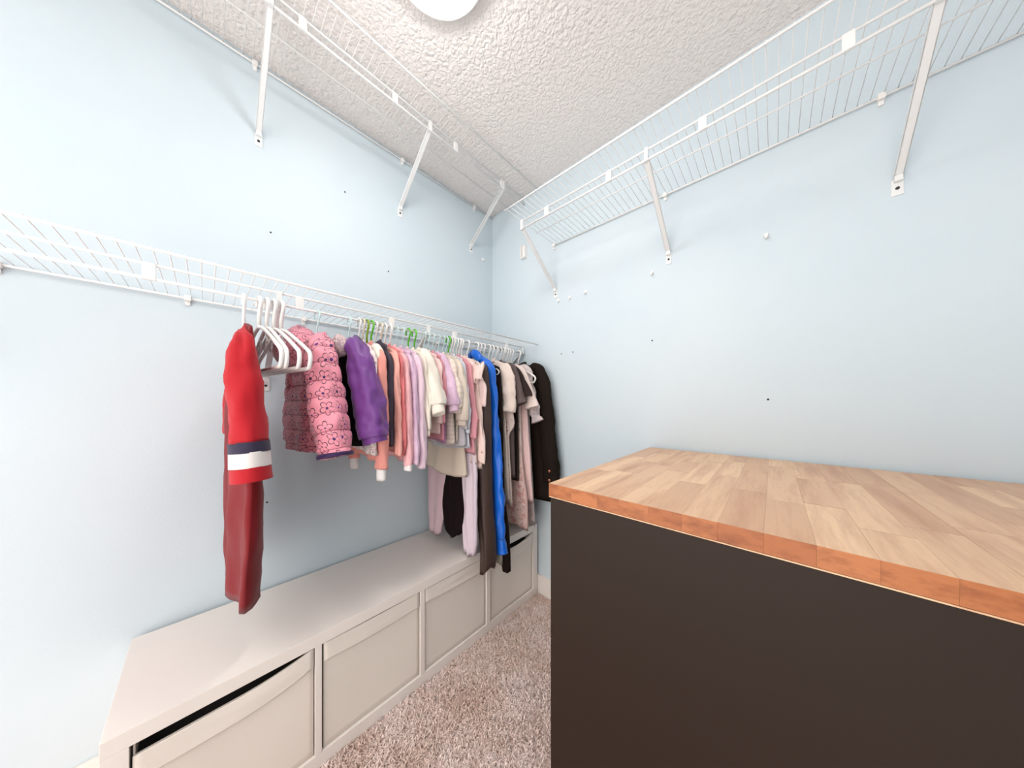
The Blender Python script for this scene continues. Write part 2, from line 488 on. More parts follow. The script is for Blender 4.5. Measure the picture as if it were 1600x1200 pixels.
# canvas bins in the cubbies
def canvas_bin(label, ya, yb, droop, dmode, tilt=0, seed=0, items=0):
    """front panel with folded-over flap, sides, back and floor; droop lets the front rim sag"""
    zb, zt = .0395, .3735
    o = thing('fabric_bin', label, 'storage bin', (BF - .004, (ya + yb) / 2, zb), 0)
    W = yb - ya; H = zt - zb; D = .355
    def rim(u):           # u 0..1 from near end to far end
        if dmode == 'left': return -droop * (math.sin(min(1, (1 - u) * 1.9) * PI / 2) ** .8) * (1 - max(0, u - .93) / .07 if u > .93 else 1)
        if dmode == 'mid': return -droop * math.sin(PI * u) ** .6
        return -droop * math.sin(PI * u)
    nu, nv = 26, 16
    def panel(thick, x_at, z0, zrim, name, seedk, mb=None):
        b = MB(); vs = []; uvs = []
        for side in (0, 1):
            for j in range(nv + 1):
                for i in range(nu + 1):
                    u = i / nu; v = j / nv
                    z = z0(u) + (zrim(u) - z0(u)) * v
                    n = noise.noise(Vector((u * 2.2 + seedk, v * 2.6, seedk * 1.7)))
                    x = x_at(u, v) + n * .0022 * math.sin(PI * u) * (1 if side == 0 else 1) - (thick if side else 0)
                    vs.append((x, (u - .5) * W, z)); uvs.append((u * W, z))
        k = (nu + 1) * (nv + 1); fs = []
        for j in range(nv):
            for i in range(nu):
                a = j * (nu + 1) + i
                fs.append((a, a + 1, a + nu + 2, a + nu + 1)); fs.append((k + a, k + a + nu + 1, k + a + nu + 2, k + a + 1))
        for i in range(nu):
            for j in (0, nv):
                a = j * (nu + 1) + i; fs.append((a, a + 1, k + a + 1, k + a))
        for j in range(nv):
            for i in (0, nu):
                a = j * (nu + 1) + i; fs.append((a, a + nu + 1, k + a + nu + 1, k + a))
        b.add(vs, fs, uvs)
        return link(name, b.mesh(name, M['bin'], smooth=True), o)
    panel(.004, lambda u, v: -.004 - .004 * math.sin(PI * v) * math.sin(PI * u), lambda u: 0, lambda u: H + rim(u), 'front_panel', seed)
    fl = .056
    panel(.0025, lambda u, v: .0005 + .0012 * (1 - v), lambda u: H + rim(u) - fl - .004 * math.sin(PI * u) - tilt * (u - .5), lambda u: H + rim(u) + .001, 'flap', seed + 9)
    b = MB()
    b.box(-D, -.006, 0, .003, .004, H - .004)
    sm = b.mesh('side_panel', M['bin'])
    for yy in (-W / 2, W / 2 - .003): link('side_panel', sm, o, (0, yy, 0))
    b = MB(); b.box(-D, -D + .003, -W / 2, W / 2, .0, H - .004); b.box(-D, -.006, -W / 2, W / 2, 0, .004)
    link('back_and_base', b.mesh('back_and_base', M['bin']), o)
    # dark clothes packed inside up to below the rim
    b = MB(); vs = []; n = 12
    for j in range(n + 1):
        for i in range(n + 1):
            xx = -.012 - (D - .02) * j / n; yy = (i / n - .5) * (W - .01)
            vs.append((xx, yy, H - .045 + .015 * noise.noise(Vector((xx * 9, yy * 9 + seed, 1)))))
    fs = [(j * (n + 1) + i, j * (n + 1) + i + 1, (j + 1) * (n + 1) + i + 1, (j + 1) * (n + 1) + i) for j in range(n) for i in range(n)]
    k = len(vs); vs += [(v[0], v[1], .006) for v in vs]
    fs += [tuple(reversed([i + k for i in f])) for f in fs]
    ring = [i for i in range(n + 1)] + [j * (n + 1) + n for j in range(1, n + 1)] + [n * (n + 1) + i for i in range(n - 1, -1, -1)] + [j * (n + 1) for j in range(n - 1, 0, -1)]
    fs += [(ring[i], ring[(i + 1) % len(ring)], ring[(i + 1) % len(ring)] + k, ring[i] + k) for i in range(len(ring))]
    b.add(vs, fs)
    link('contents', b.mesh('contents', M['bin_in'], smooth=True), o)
    return o
canvas_bin('sagging off-white canvas bin nearest the camera in the bench, partly cut off', YL + .0385 + .004, DIV[0][0] - .003, .027, 'left', seed=1)
canvas_bin('second off-white canvas bin from the camera, between the sagging one and third', DIV[0][1] + .006, DIV[1][0] - .003, .003, 'flat', seed=2)
canvas_bin('third off-white canvas bin, just left of the hanging brown garment\'s hem', DIV[1][1] + .003, DIV[2][0] - .004, .001, 'flat', tilt=.004, seed=3)
canvas_bin('farthest off-white canvas bin by the back wall, sagging rim showing dark contents', DIV[2][1] + .003, YR - .0385 - .003, .030, 'mid', seed=4)

# ------------------------------------------------------------------ butcher block cabinet
KX0, KX1, KY0, KY1, KZ = -.4076, .50, .575, 1.354, .937
cab = thing('cabinet', 'dark brown cabinet with butcher block top against the back wall', 'cabinet', ((KX0 + KX1) / 2, (KY0 + KY1) / 2, 0))
ox, oy = (KX0 + KX1) / 2, (KY0 + KY1) / 2
def cpart(name, x0, x1, y0, y1, z0, z1, m=None, bev=.0015, par=None):
    return link(name, boxmesh(name, m or M['cab'], x0 - ox, x1 - ox, y0 - oy, y1 - oy, z0, z1, bevel=bev), par or cab)
CT = .0305
cpart('end_panel', KX0 + .004, KX1 - .004, KY0 + .002, KY0 + .020, -.005, KZ - CT - .0035)
cpart('end_panel', KX0 + .004, KX1 - .004, KY1 - .022, KY1 - .004, -.005, KZ - CT - .0035)
cpart('side_panel', KX0 + .006, KX0 + .022, KY0 + .0205, KY1 - .0225, .03, KZ - CT - .0035)
cpart('side_panel', KX1 - .022, KX1 - .006, KY0 + .0205, KY1 - .0225, .03, KZ - CT - .0035)
cpart('plinth', KX0 + .03, KX1 - .03, KY0 + .021, KY1 - .023, -.006, .03)
cpart('base_shelf', KX0 + .0225, KX1 - .0225, KY0 + .021, KY1 - .023, .0305, .048)
cpart('edge_strip', KX0 + .0005, KX1 - .0005, KY0 + .0005, KY1 - .0005, KZ - CT - .003, KZ - CT - .001, M['wood'], 0)
top = cpart('countertop', KX0 + .003, KX1 - .003, KY0 + .003, KY1 - .003, KZ - CT, KZ - .0012, M['wood'], 0)
top['label'] = 'oiled butcher block top glued up from staves'
random.seed(11)
xs = [KX0]
fixed = [-.281, -.2325, -.1765, -.1204, -.0684, -.0114]
prev = [-.3445]
for v in prev + fixed: xs.append(v)
while xs[-1] < KX1 - .085: xs.append(xs[-1] + .055)
xs.append(KX1)
for i in range(len(xs) - 1):
    y = KY0; first = True
    while y < KY1 - 1e-6:
        L = random.uniform(.17, .42)
        if first: L *= random.uniform(.5, 1)
        y2 = KY1 if KY1 - (y + L) < .09 else y + L
        b = MB()
        cx, cyy = (xs[i] + xs[i + 1]) / 2, (y + y2) / 2
        hw, hl = (xs[i + 1] - xs[i]) / 2 - .00012, (y2 - y) / 2 - .00012
        hz = random.uniform(-.0001, .00015)
        b.box(-hw, hw, -hl, hl, -CT, hz)
        b.mi = [0, 0, 1, 1, 0, 0]
        me = b.mesh('stave', [M['wood'], M['wood_end']])
        link('stave', me, top, (cx - ox, cyy - oy, KZ))
        y = y2; first = False

# ------------------------------------------------------------------ hangers
RODX, RODZ = WX + BEAM, ZL - .041
def hanger_meshes(tag_, half, r, m, drop=.055,  fall=.085, bar=.035, hook_R=.019):
    """origin on the rod's axis; frame lies in local xz"""
    cz = .0042 - (hook_R - r)              # hook circle centre so the hook rests on the rod
    hk = arc((0, cz), hook_R, 205, -40, 16)
    hk += [(.006, 0, cz - hook_R - .012), (0, 0, cz - hook_R - .022), (0, 0, cz - hook_R - drop * .5)]
    b = MB(); b.tube(hk, r, 8)
    hook = b.mesh(tag_ + '_hook', m, smooth=True)
    za = cz - hook_R - drop * .5
    zs = za - fall; zbr = zs - bar
    P = [(0, 0, za), (half * .2, 0, za - fall * .12), (half * .55, 0, za - fall * .5), (half * .9, 0, za - fall * .92), (half * .985, 0, zs - .006), (half, 0, zs - bar * .5), (half * .96, 0, zbr + .004), (half * .88, 0, zbr), (half * .4, 0, zbr)]
    Q = P + [(0, 0, zbr)] + [(-x, y, z) for x, y, z in reversed(P[1:])]
    Q = smooth_path(Q + [Q[0]], 2)[:-1]
    b = MB(); b.tube([tuple(q) for q in Q], r, 8, closed=True)
    for sgn in (-1, 1):                     # strap hooks under the shoulders
        x0 = half * .42; z0 = za - fall * .38
        b.tube([(sgn * (x0 - .012), 0, z0 + .006), (sgn * (x0 - .009), 0, z0 - .022), (sgn * (x0 + .002), 0, z0 - .027), (sgn * (x0 + .008), 0, z0 - .018)], r * .62, 6)
    frame = b.mesh(tag_ + '_frame', m, smooth=True)
    return hook, frame, za
HM = {}
for key, half, r, mk in (('tube', .205, .0055, 'white_plastic'), ('white', .104, .0034, 'white_plastic'), ('aqua', .104, .0024, 'aqua_plastic'),
                         ('green', .104, .0036, 'green_plastic'), ('olive', .104, .0036, 'olive_plastic'), ('cream', .104, .0032, 'cream_plastic'), ('tubekid', .112, .0045, 'white_plastic'), ('tubemid', .125, .0042, 'white_plastic'), ('glossy', .195, .0048, 'white_plastic')):
    HM[key] = hanger_meshes(key, half, r, M[mk], drop=.105 if key == 'tube' else .10 if key == 'glossy' else .125, fall=.088 if key == 'tube' else .085 if half > .16 else (.052 if half > .12 else .042), bar=.048 if key == 'tube' else .036 if half > .16 else .022)
HWORD = {'tube': 'white tubular plastic hanger', 'white': 'small white plastic hanger', 'aqua': 'thin pale aqua hanger', 'green': 'bright green hanger',
         'olive': 'olive green hanger', 'cream': 'thin cream hanger', 'tubekid': 'white tubular child hanger', 'tubemid': 'white moulded hanger', 'glossy': 'glossy white hanger'}
def hanger(kind, y, rot=0, label=None, holding=None, group=None):
    hook, frame, za = HM[kind]
    h = thing('clothes_hanger', label or (HWORD[kind] + ' holding ' + holding), 'hanger', (RODX, y, RODZ), math.radians(rot), group)
    link('hook', hook, h); link('frame', frame, h)
    return h

# ------------------------------------------------------------------ garments
def interp(tab, z):
    """tab: list of (z, a, b, ...) sorted by falling z"""
    if z >= tab[0][0]: return tab[0][1:]
    for p, q in zip(tab, tab[1:]):
        if z >= q[0]:
            k = (p[0] - z) / (p[0] - q[0]); k = k * k * (3 - 2 * k) * .5 + k * .5
            return tuple(a + (b_ - a) * k for a, b_ in zip(p[1:], q[1:]))
    return tab[-1][1:]

def body_mesh(name, m, prof, neck, slope, t, fold=.006, seed=0, neck_w=.045, hem=0, quilt=0, nu=26, nv=30, wr=.003, round_bottom=0, dip=.018):
    """closed cloth shell. prof: (z, s_left, s_right) world heights, s measured from the rod. t: half thickness"""
    zb = prof[-1][0]
    b = MB(); rows = []
    def ztop(s):
        e = max(0, abs(s) - neck_w)
        return neck - slope * e - (dip * (1 - (abs(s) / neck_w) ** 2) if abs(s) < neck_w else 0)
    vs = []; uvs = []
    ring_u = [-1 + 2 * i / nu for i in range(nu + 1)]
    seq = [(u, 1) for u in ring_u] + [(u, -1) for u in reversed(ring_u[1:-1])]
    R = len(seq)
    topL, topR = interp(prof, neck)[0], interp(prof, neck)[1]
    for j in range(nv + 3):
        v = min(j, nv) / nv
        inner = j - nv if j > nv else 0
        for (u, sd) in seq:
            s0 = (topL + topR) / 2 + u * (topR - topL) / 2
            zt_ = ztop(s0)
            zbb = zb + hem * math.sin(u * 3.1 + seed) + round_bottom * (abs(u) ** 2.2)
            z = zt_ + (zbb - zt_) * v
            a, c = interp(prof, z)
            s = (a + c) / 2 + u * (c - a) / 2
            th = t * (max(0, 1 - abs(u) ** 3.2) ** .5) * min(1, .22 + v * 5)
            if quilt:
                th *= 1 - .40 * (1 - abs(math.sin(PI * (zt_ + (zbb - zt_) * v) / quilt)) ** .36)
            f = fold * min(1, v * 1.6) * math.sin(u * 6.5 + seed * 2.1 + 1.3 * v + .7 * math.sin(4 * v + seed))
            wrk = wr * noise.noise(Vector((s * 26 + seed * 3, sd * 2.0, z * 13 + seed)))
            y = sd * th + f + wrk * (1 if th > .002 else .3)
            if inner:
                y = f + sd * th * (.75 - .3 * inner); z += .012 * inner
            vs.append((s, y, z - RODZ)); uvs.append((s + (.7 if sd < 0 else 0), z))
    fs = []
    for j in range(nv + 2):
        for i in range(R):
            i2 = (i + 1) % R
            fs.append((j * R + i, j * R + i2, (j + 1) * R + i2, (j + 1) * R + i))
    # close the shoulders, leave the neck open; close the inside of the hem
    for row in (0, nv + 2):
        for i in range(nu):
            um = (ring_u[i] + ring_u[i + 1]) / 2
            s0 = (topL + topR) / 2 + um * (topR - topL) / 2
            if row == 0 and abs(s0) < neck_w * .8: continue
            a, c = row * R + i, row * R + i + 1
            d = row * R + (R - i) % R; e = row * R + (R - i - 1)
            if i == 0: fs.append((a, c, e))
            elif i == nu - 1: fs.append((a, c, d))
            else: fs.append((a, c, e, d))
    b.add(vs, fs, uvs)
    return b.mesh(name, m, smooth=True)

def sleeve_mesh(name, m, pts, seed=0, wr=.003, n=20, per=5, quilt=0, creases=0, close=True, rib=0):
    """pts: (s, dy, z, rs, ry) world heights; tube with own cross-section radii, wrinkled"""
    P = smooth_path(pts, per); vs = []; uvs = []; L = 0
    for i, p in enumerate(P):
        q0 = P[max(i - 1, 0)]; q1 = P[min(i + 1, len(P) - 1)]
        d = Vector((q1[0] - q0[0], q1[1] - q0[1], q1[2] - q0[2])).normalized()
        if i: L += float(np.linalg.norm(P[i][:3] - P[i - 1][:3]))
        ey = Vector((0, 1, 0)); ey = (ey - d * ey.dot(d)).normalized(); ex = ey.cross(d)
        if ex.x < 0: ex = -ex
        for k in range(n):
            a = 2 * PI * k / n
            nz = noise.noise(Vector((math.cos(a) * 1.4 + seed * 5, math.sin(a) * 1.4, L * 14 + seed)))
            n2 = noise.noise(Vector((math.cos(a) * 2.5 + seed, math.sin(a) * 2.5 + 7, L * 34)))
            rr = 1 + (wr * nz * 2.2 + wr * n2) / max(p[4], .006)
            if quilt: rr *= 1 - .15 * (1 - abs(math.sin(PI * p[2] / quilt)) ** .33)
            if creases: rr *= 1 + creases * math.sin(L * 95 + 2.2 * math.sin(a + seed) + seed)
            if rib: rr *= 1 + rib * (1 if k % 2 else -1)
            pos = Vector(p[:3]) + ex * (math.cos(a) * p[3] * rr) + ey * (math.sin(a) * p[4] * rr)
            vs.append((pos.x, pos.y, pos.z - RODZ)); uvs.append((k / n * 2 * PI * (p[3] + p[4]) / 2, p[2] if quilt else L))
    N = len(P)
    # tuck the end inwards so that the opening reads as cloth with an edge
    p = P[-1]
    for sc, dz in ((.86, .004), (.7, .016)):
        for k in range(n):
            v = vs[(N - 1) * n + k]; cx = (p[0], p[1], p[2] - RODZ)
            vs.append((cx[0] + (v[0] - cx[0]) * sc, cx[1] + (v[1] - cx[1]) * sc, v[2] + dz)); uvs.append(uvs[(N - 1) * n + k])
    fs = [(i * n + k, i * n + (k + 1) % n, (i + 1) * n + (k + 1) % n, (i + 1) * n + k) for i in range(N + 1) for k in range(n)]
    if close: fs += [tuple(range(n)), tuple((N + 1) * n + k for k in range(n))]
    b = MB(); b.add(vs, fs, uvs)
    return b.mesh(name, m, smooth=True)

def mirror_pts(pts, lim=-.262):
    return [(max(-p[0], lim + p[3]), -p[1] * .5, p[2], p[3], p[4]) for p in pts]

def garment(name, label, cat, y, rot, body=None, sleeves=None, cuff=None, hang=None, short=None, cap_m=None, collar=None, hy=None, left=True):
    """body: dict for body_mesh; sleeves: dict(m, pts, ...) for the room side, mirrored to the wall side"""
    g = thing(name, label, cat, (RODX, y, RODZ), math.radians(rot))
    if body: link('body', body_mesh('body', **body), g)
    if sleeves:
        sv = dict(sleeves); pts = sv.pop('pts')
        for sgn in ((1, -1) if left else (1,)):
            pp = pts if sgn > 0 else mirror_pts(pts)
            link('sleeve', sleeve_mesh('sleeve', pts=pp, **sv), g)
            if cuff:
                e = pp[-1]; q = pp[-2]
                d = Vector((e[0] - q[0], e[1] - q[1], e[2] - q[2])).normalized()
                cl = cuff['len']; kk = cuff.get('k', .8)
                st = Vector(e[:3]) - d * .006
                cp = [(st.x, st.y, st.z, e[3] * kk * .96, e[4] * kk * .96), (st.x + d.x * cl * .3, st.y + d.y * cl * .3, st.z + d.z * cl * .3, e[3] * kk, e[4] * kk), (st.x + d.x * cl, st.y + d.y * cl, st.z + d.z * cl, e[3] * kk * .93, e[4] * kk * .93)]
                co = link('cuff', sleeve_mesh('cuff', cuff['m'], cp, seed=3, wr=.001, n=24, per=3, rib=.02), g)
                if cuff.get('label'): co['label'] = cuff['label']
    if collar:
        c = dict(collar); me = collar_mesh(**c)
        link(c.get('name', 'collar'), me, g)
    if hang: hanger(hang, y if hy is None else hy, rot, holding=short)
    return g

def collar_mesh(m, w=.05, t=.016, z0=1.352, h=.02, name='collar', lean=0, seed=0):
    """a ring of doubled cloth round the neck"""
    b = MB(); n = 24; vs = []; uvs = []
    for j, (k, dz) in enumerate(((1.04, 0), (1.06, .5), (1.0, 1), (.86, .95), (.8, .3))):
        for i in range(n):
            a = 2 * PI * i / n
            vs.append((math.cos(a) * w * k, math.sin(a) * t * k + lean * dz * h, z0 + dz * h * (1 + .25 * math.cos(2 * a)) - RODZ - .01 * (1 - abs(math.cos(a)))))
            uvs.append((a * w, dz * h))
    fs = [(j * n + i, j * n + (i + 1) % n, (j + 1) * n + (i + 1) % n, (j + 1) * n + i) for j in range(4) for i in range(n)]
    b.add(vs, fs, uvs); return b.mesh(name, m, smooth=True)

def button(parent, s, dy, z, m, r=.007):
    b = MB(); n = 12
    b.tube([(s, dy, z - RODZ), (s + .003, dy - .003, z - RODZ), (s + .0045, dy - .0045, z - RODZ)], [r, r, r * .6], n)
    o = link('button', b.mesh('button', m, smooth=False), parent); return o

F = {}
def fab(k, rgb, **kw):
    F[k] = fabric('cloth_' + k, srgb(*rgb), **kw); return F[k]
fab('red', (176, 22, 34)); fab('navy', (50, 44, 66)); fab('jersey_white', (226, 218, 214)); fab('dark_red', (120, 16, 24))
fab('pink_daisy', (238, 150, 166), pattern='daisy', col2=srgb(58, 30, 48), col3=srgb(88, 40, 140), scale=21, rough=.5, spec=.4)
fab('purple', (106, 48, 130), rough=.5, spec=.5, weave=.1); fab('purple_dark', (48, 26, 74), rough=.45)
fab('black', (22, 18, 19), spec=.1, sheen=0); fab('lining', (222, 200, 196), pattern='blotch', col2=srgb(170, 150, 160), col3=srgb(120, 50, 70), scale=50)
fab('floral_white', (236, 226, 222), pattern='blotch', col2=srgb(226, 180, 176), col3=srgb(150, 140, 150), scale=55)
fab('salmon', (238, 158, 146)); fab('cream', (238, 228, 214)); fab('white', (240, 236, 234)); fab('charcoal', (76, 68, 80), sheen=0)
fab('peach', (236, 172, 160)); fab('coral', (228, 128, 130)); fab('pink_tex', (242, 190, 192), pattern='tie_dye', col2=srgb(236, 174, 180), scale=45)
fab('lavender_td', (222, 194, 212), pattern='tie_dye', col2=srgb(204, 164, 196), scale=16)
fab('mauve_td', (226, 202, 212), pattern='tie_dye', col2=srgb(214, 182, 200), scale=20)
fab('lilac', (226, 196, 216), pattern='tie_dye', col2=srgb(210, 170, 200), scale=22)
fab('violet', (194, 136, 188)); fab('pale_pink', (240, 206, 202)); fab('rose', (218, 150, 160))
fab('knit', (224, 210, 198), pattern='stripe', col2=srgb(214, 198, 186), scale=330); fab('taupe_beige', (212, 198, 184)); fab('beige', (218, 202, 184))
fab('grey', (196, 190, 196)); fab('ice', (222, 226, 234)); fab('blush', (236, 210, 202))
fab('floral_pink', (240, 214, 204), pattern='speckle', col2=srgb(232, 190, 184), col3=srgb(70, 50, 60), scale=42)
fab('sheer', (232, 208, 204)); fab('mauve', (206, 178, 184)); fab('plum_black', (26, 16, 17), spec=.1, sheen=0); fab('lav_grey', (218, 202, 212))
fab('brown', (72, 55, 49), rough=.5, spec=.35, weave=.1, sheen=0); fab('blue', (0, 104, 216), rough=.35, spec=.5, weave=.08); fab('brown_black', (34, 25, 21), rough=.8, sheen=0, spec=.1)
fab('sage', (172, 170, 154)); fab('beige_blouse', (226, 208, 196)); fab('taupe', (100, 86, 84), sheen=0); fab('dark_taupe', (52, 42, 40), spec=.1, sheen=0)
fab('beige_print', (228, 208, 200), pattern='speckle', col2=srgb(214, 190, 184), col3=srgb(120, 100, 100), scale=28)
fab('grey_print', (214, 200, 198), pattern='blotch', col2=srgb(186, 170, 172), col3=srgb(232, 216, 212), scale=26)
fab('rose_print', (226, 196, 188), pattern='blotch', col2=srgb(206, 150, 144), col3=srgb(180, 160, 150), scale=26)
fab('coat', (34, 26, 21), rough=.8, sheen=0, spec=.1)
M['copper'] = mat('copper_button', srgb(214, 140, 110), .3, .5, .8)[0]
M['button'] = mat('tan_button', srgb(190, 164, 130), .4)[0]

def prof(zb, s_top=.12, s_bot=.13, z_top=1.36, off=0, lft=None):
    l = lft if lft is not None else -s_top
    return [(z_top, -s_top, s_top), (z_top - .08, -s_top, s_top), (zb, (l if lft is not None else -s_bot) + off, s_bot + off)]
def longsleeve(s0=.118, z0=1.312, s1=.148, z1=.90, rs=.024, ry=.015, mid=None, dy=0):
    zm = (z0 + z1) / 2
    return [(s0 - .035, 0, z0 + .012, .010, .006), (s0, 0, z0 - .012, rs * .95, ry * .9), (s0 + .012, dy * .3, z0 - .07, rs * 1.1, ry), ((s0 + s1) / 2 + .012 if mid is None else mid, dy * .6, zm, rs, ry), (s1 + .004, dy * .9, z1 + .07, rs * .95, ry), (s1, dy, z1, rs * .95, ry * 1.02)]

# --- white empty hangers nearest the camera
for i, (y, r) in enumerate(((.112, 7), (.130, 5), (.147, 8), (.165, 10))):
    hanger('tube', y, r, ('leftmost of the four empty white tubular hangers', 'second from left of the four empty white tubular hangers',
        'third from left of the four empty white tubular hangers', 'empty white tubular hanger directly in front of the pink jacket')[i])

# --- red jersey at the left edge of the view
g = thing('hockey_jersey', 'red sports jersey with navy and white sleeve stripes at left edge', 'jersey', (RODX, .078, RODZ), math.radians(2))
link('body', body_mesh('body', F['dark_red'], [(1.36, -.20, .15), (1.2, -.22, .15), (.90, -.24, .15), (.75, -.24, .155), (.66, -.23, .125), (.56, -.22, .10)], 1.365, .3, .026, fold=.010, seed=4, wr=.005), g)
sp = [(.08, -.01, 1.325, .02, .012), (.13, -.016, 1.28, .046, .026), (.150, -.014, 1.20, .054, .034), (.165, -.010, 1.11, .058, .037), (.172, -.008, 1.034, .060, .038)]
link('sleeve', sleeve_mesh('sleeve', F['red'], sp, seed=2, wr=.004), g)
def band(name, m, a, b_, lab, k=1.03):
    o = link(name, sleeve_mesh(name, m, [a + (.0605 * k, .0385 * k), tuple((u + v) / 2 for u, v in zip(a, b_)) + (.0610 * k, .0390 * k), b_ + (.0615 * k, .0395 * k)], seed=2, wr=.001), g); o['label'] = lab
band('stripe', F['navy'], (.172, -.008, 1.036), (.174, -.007, 1.010), 'navy sleeve stripe')
band('stripe', F['jersey_white'], (.174, -.007, 1.010), (.178, -.006, .972), 'white sleeve stripe')
band('sleeve_end', F['red'], (.178, -.006, .972), (.182, -.004, .938), 'red sleeve end')
sp2 = [(-p[0], 0, p[2], p[3] * .8, p[4] * .8) for p in sp]
link('sleeve', sleeve_mesh('sleeve', F['red'], sp2, seed=5, wr=.004), g)
hanger('tubemid', .078, 2, holding='the red sports jersey')

# --- pink puffer jacket with daisies
g = thing('puffer_jacket', 'pink quilted child puffer jacket with black outlined daisies', 'jacket', (RODX, .262, RODZ), math.radians(12))
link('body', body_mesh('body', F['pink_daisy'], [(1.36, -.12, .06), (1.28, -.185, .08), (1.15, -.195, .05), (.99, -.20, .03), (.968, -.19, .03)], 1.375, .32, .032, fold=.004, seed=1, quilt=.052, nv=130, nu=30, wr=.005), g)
sp = [(.01, -.004, 1.350, .02, .02), (.05, -.014, 1.320, .042, .040), (.088, -.022, 1.24, .053, .048), (.118, -.026, 1.13, .056, .050), (.150, -.026, 1.03, .055, .049), (.168, -.026, .972, .052, .046)]
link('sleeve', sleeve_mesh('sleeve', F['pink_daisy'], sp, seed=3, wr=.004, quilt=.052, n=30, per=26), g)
o = link('cuff', sleeve_mesh('cuff', F['purple_dark'], [(.167, -.026, .984, .050, .044), (.168, -.026, .978, .0545, .0485), (.170, -.026, .969, .0535, .0475)], seed=2, wr=.001, n=28), g); o['label'] = 'dark purple cuff binding'
sp = [(-.06, 0, 1.335, .02, .02), (-.105, 0, 1.30, .042, .036), (-.15, .006, 1.21, .046, .040), (-.175, .01, 1.10, .048, .040), (-.185, .012, 1.0, .046, .040)]
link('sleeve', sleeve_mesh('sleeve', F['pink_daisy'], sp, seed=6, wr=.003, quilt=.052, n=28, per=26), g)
# hood: a slouched half bag folded over the neck
def hood(parent, m, w=.105, d=.055, zc=1.325, h=.062, dy=-.03, name='hood', seed=0, dx=0):
    b = MB(); n, r = 26, 12; vs = []; uvs = []
    for j in range(r + 1):
        ph = PI * j / r
        for i in range(n):
            a = 2 * PI * i / n
            k = 1 + .10 * noise.noise(Vector((math.cos(a) * 2, math.sin(a) * 2 + seed, ph * 2)))
            x = math.sin(ph) * math.cos(a) * w * k; y = math.sin(ph) * math.sin(a) * d * k; z = math.cos(ph) * h * k
            z -= .35 * abs(x) + (.022 * math.exp(-(x / .03) ** 2) if y < 0 else 0) * math.sin(ph)
            vs.append((x + dx, y + dy, zc + z - RODZ)); uvs.append((a * w * .8, ph * h * 1.1))
    fs = [(j * n + i, j * n + (i + 1) % n, (j + 1) * n + (i + 1) % n, (j + 1) * n + i) for j in range(r) for i in range(n)]
    b.add(vs, fs, uvs); return link(name, b.mesh(name, m, smooth=True), parent)
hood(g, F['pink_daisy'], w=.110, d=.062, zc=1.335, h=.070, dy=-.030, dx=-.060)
hanger('aqua', .262, 12, holding='the pink daisy puffer jacket')

# --- purple puffer jacket
g = thing('puffer_jacket', 'shiny purple child winter jacket with floral lined hood and dark body', 'jacket', (RODX, .362, RODZ), math.radians(3))
link('body', body_mesh('body', F['black'], [(1.36, -.12, .09), (1.28, -.19, .12), (1.1, -.22, .12), (.985, -.22, .105)], 1.372, .32, .034, fold=.004, seed=7, wr=.005), g)
sp = [(.035, 0, 1.355, .02, .018), (.075, 0, 1.325, .042, .036), (.112, .004, 1.24, .052, .042), (.142, .010, 1.14, .060, .046), (.160, .014, 1.055, .062, .047), (.168, .016, 1.018, .050, .040)]
link('sleeve', sleeve_mesh('sleeve', F['purple'], sp, seed=9, wr=.0055, n=36, per=14, creases=.02), g)
o = link('cuff', sleeve_mesh('cuff', F['purple'], [(.167, .016, 1.026, .046, .037), (.172, .017, 1.008, .044, .036), (.174, .018, 1.000, .045, .037)], seed=4, wr=.002, n=28, creases=.02), g)
link('sleeve', sleeve_mesh('sleeve', F['purple'], [(-p[0] * .95, 0, p[2], p[3] * .8, p[4] * .8) for p in sp], seed=12, wr=.005, n=28, per=8), g)
h2 = hood(g, F['purple_dark'], w=.056, d=.026, zc=1.352, h=.034, dy=.010, dx=.026, name='collar', seed=5); h2['label'] = 'dark purple hood edge'
h_ = hood(g, F['lining'], w=.062, d=.036, zc=1.345, h=.04, dy=-.036, name='hood', seed=3); h_['label'] = 'floral lined hood'
hanger('aqua', .362, 3, holding='the purple winter jacket')

# --- children's tops, in order along the rod
def top(name, label, cat, y, m, zb, zs, sm=None, cuff=None, hang='aqua', short='', rot=0, hs=.118, s1=.150, rs=.022, ry=.0125, t=.0095, sb=.125, seed=1, fold=.006, body_m=None, neck=1.362, pts=None, wr=.0025, collar=True, creases=0, slope=.36, z0=1.312):
    g = garment(name, label, cat, y, rot,
        body=dict(m=body_m or m, prof=prof(zb, hs, sb), neck=neck, slope=slope, t=t, fold=fold, seed=seed, wr=wr, hem=.006),
        sleeves=dict(m=sm or m, pts=pts or longsleeve(hs, z0, s1, zs, rs, ry), seed=seed, wr=wr, creases=creases) if zs else None,
        cuff=cuff, hang=hang, short=short,
        collar=dict(m=m, z0=neck - .012, h=.016, w=.05, t=t * 1.25) if collar else None)
    return g
top('baby_blouse', 'small white floral print top squeezed behind the purple jacket', 'top', .397, F['floral_white'], .96, .955, hang='white', short='the white floral top behind the purple jacket', seed=2, s1=.13, ry=.009, t=.008)
g = top('sweatshirt', 'salmon orange sweatshirt with cream shoulder and long white cuffs', 'sweatshirt', .425, F['salmon'], .93, .905, cuff=dict(m=F['white'], len=.05, k=.78, label='white ribbed cuff'), hang='olive', short='the salmon sweatshirt', seed=3, s1=.135, rs=.03, ry=.019, hs=.11)
link('shoulder_patch', sleeve_mesh('shoulder_patch', F['cream'], [(.06, 0, 1.340, .012, .012), (.085, 0, 1.328, .026, .0165), (.105, 0, 1.305, .030, .0195), (.113, 0, 1.285, .0285, .0190)], seed=3, wr=.001), g)['label'] = 'cream shoulder patch'
hanger('green', .441, 8, 'bright green hanger squeezed between the salmon and charcoal tops')
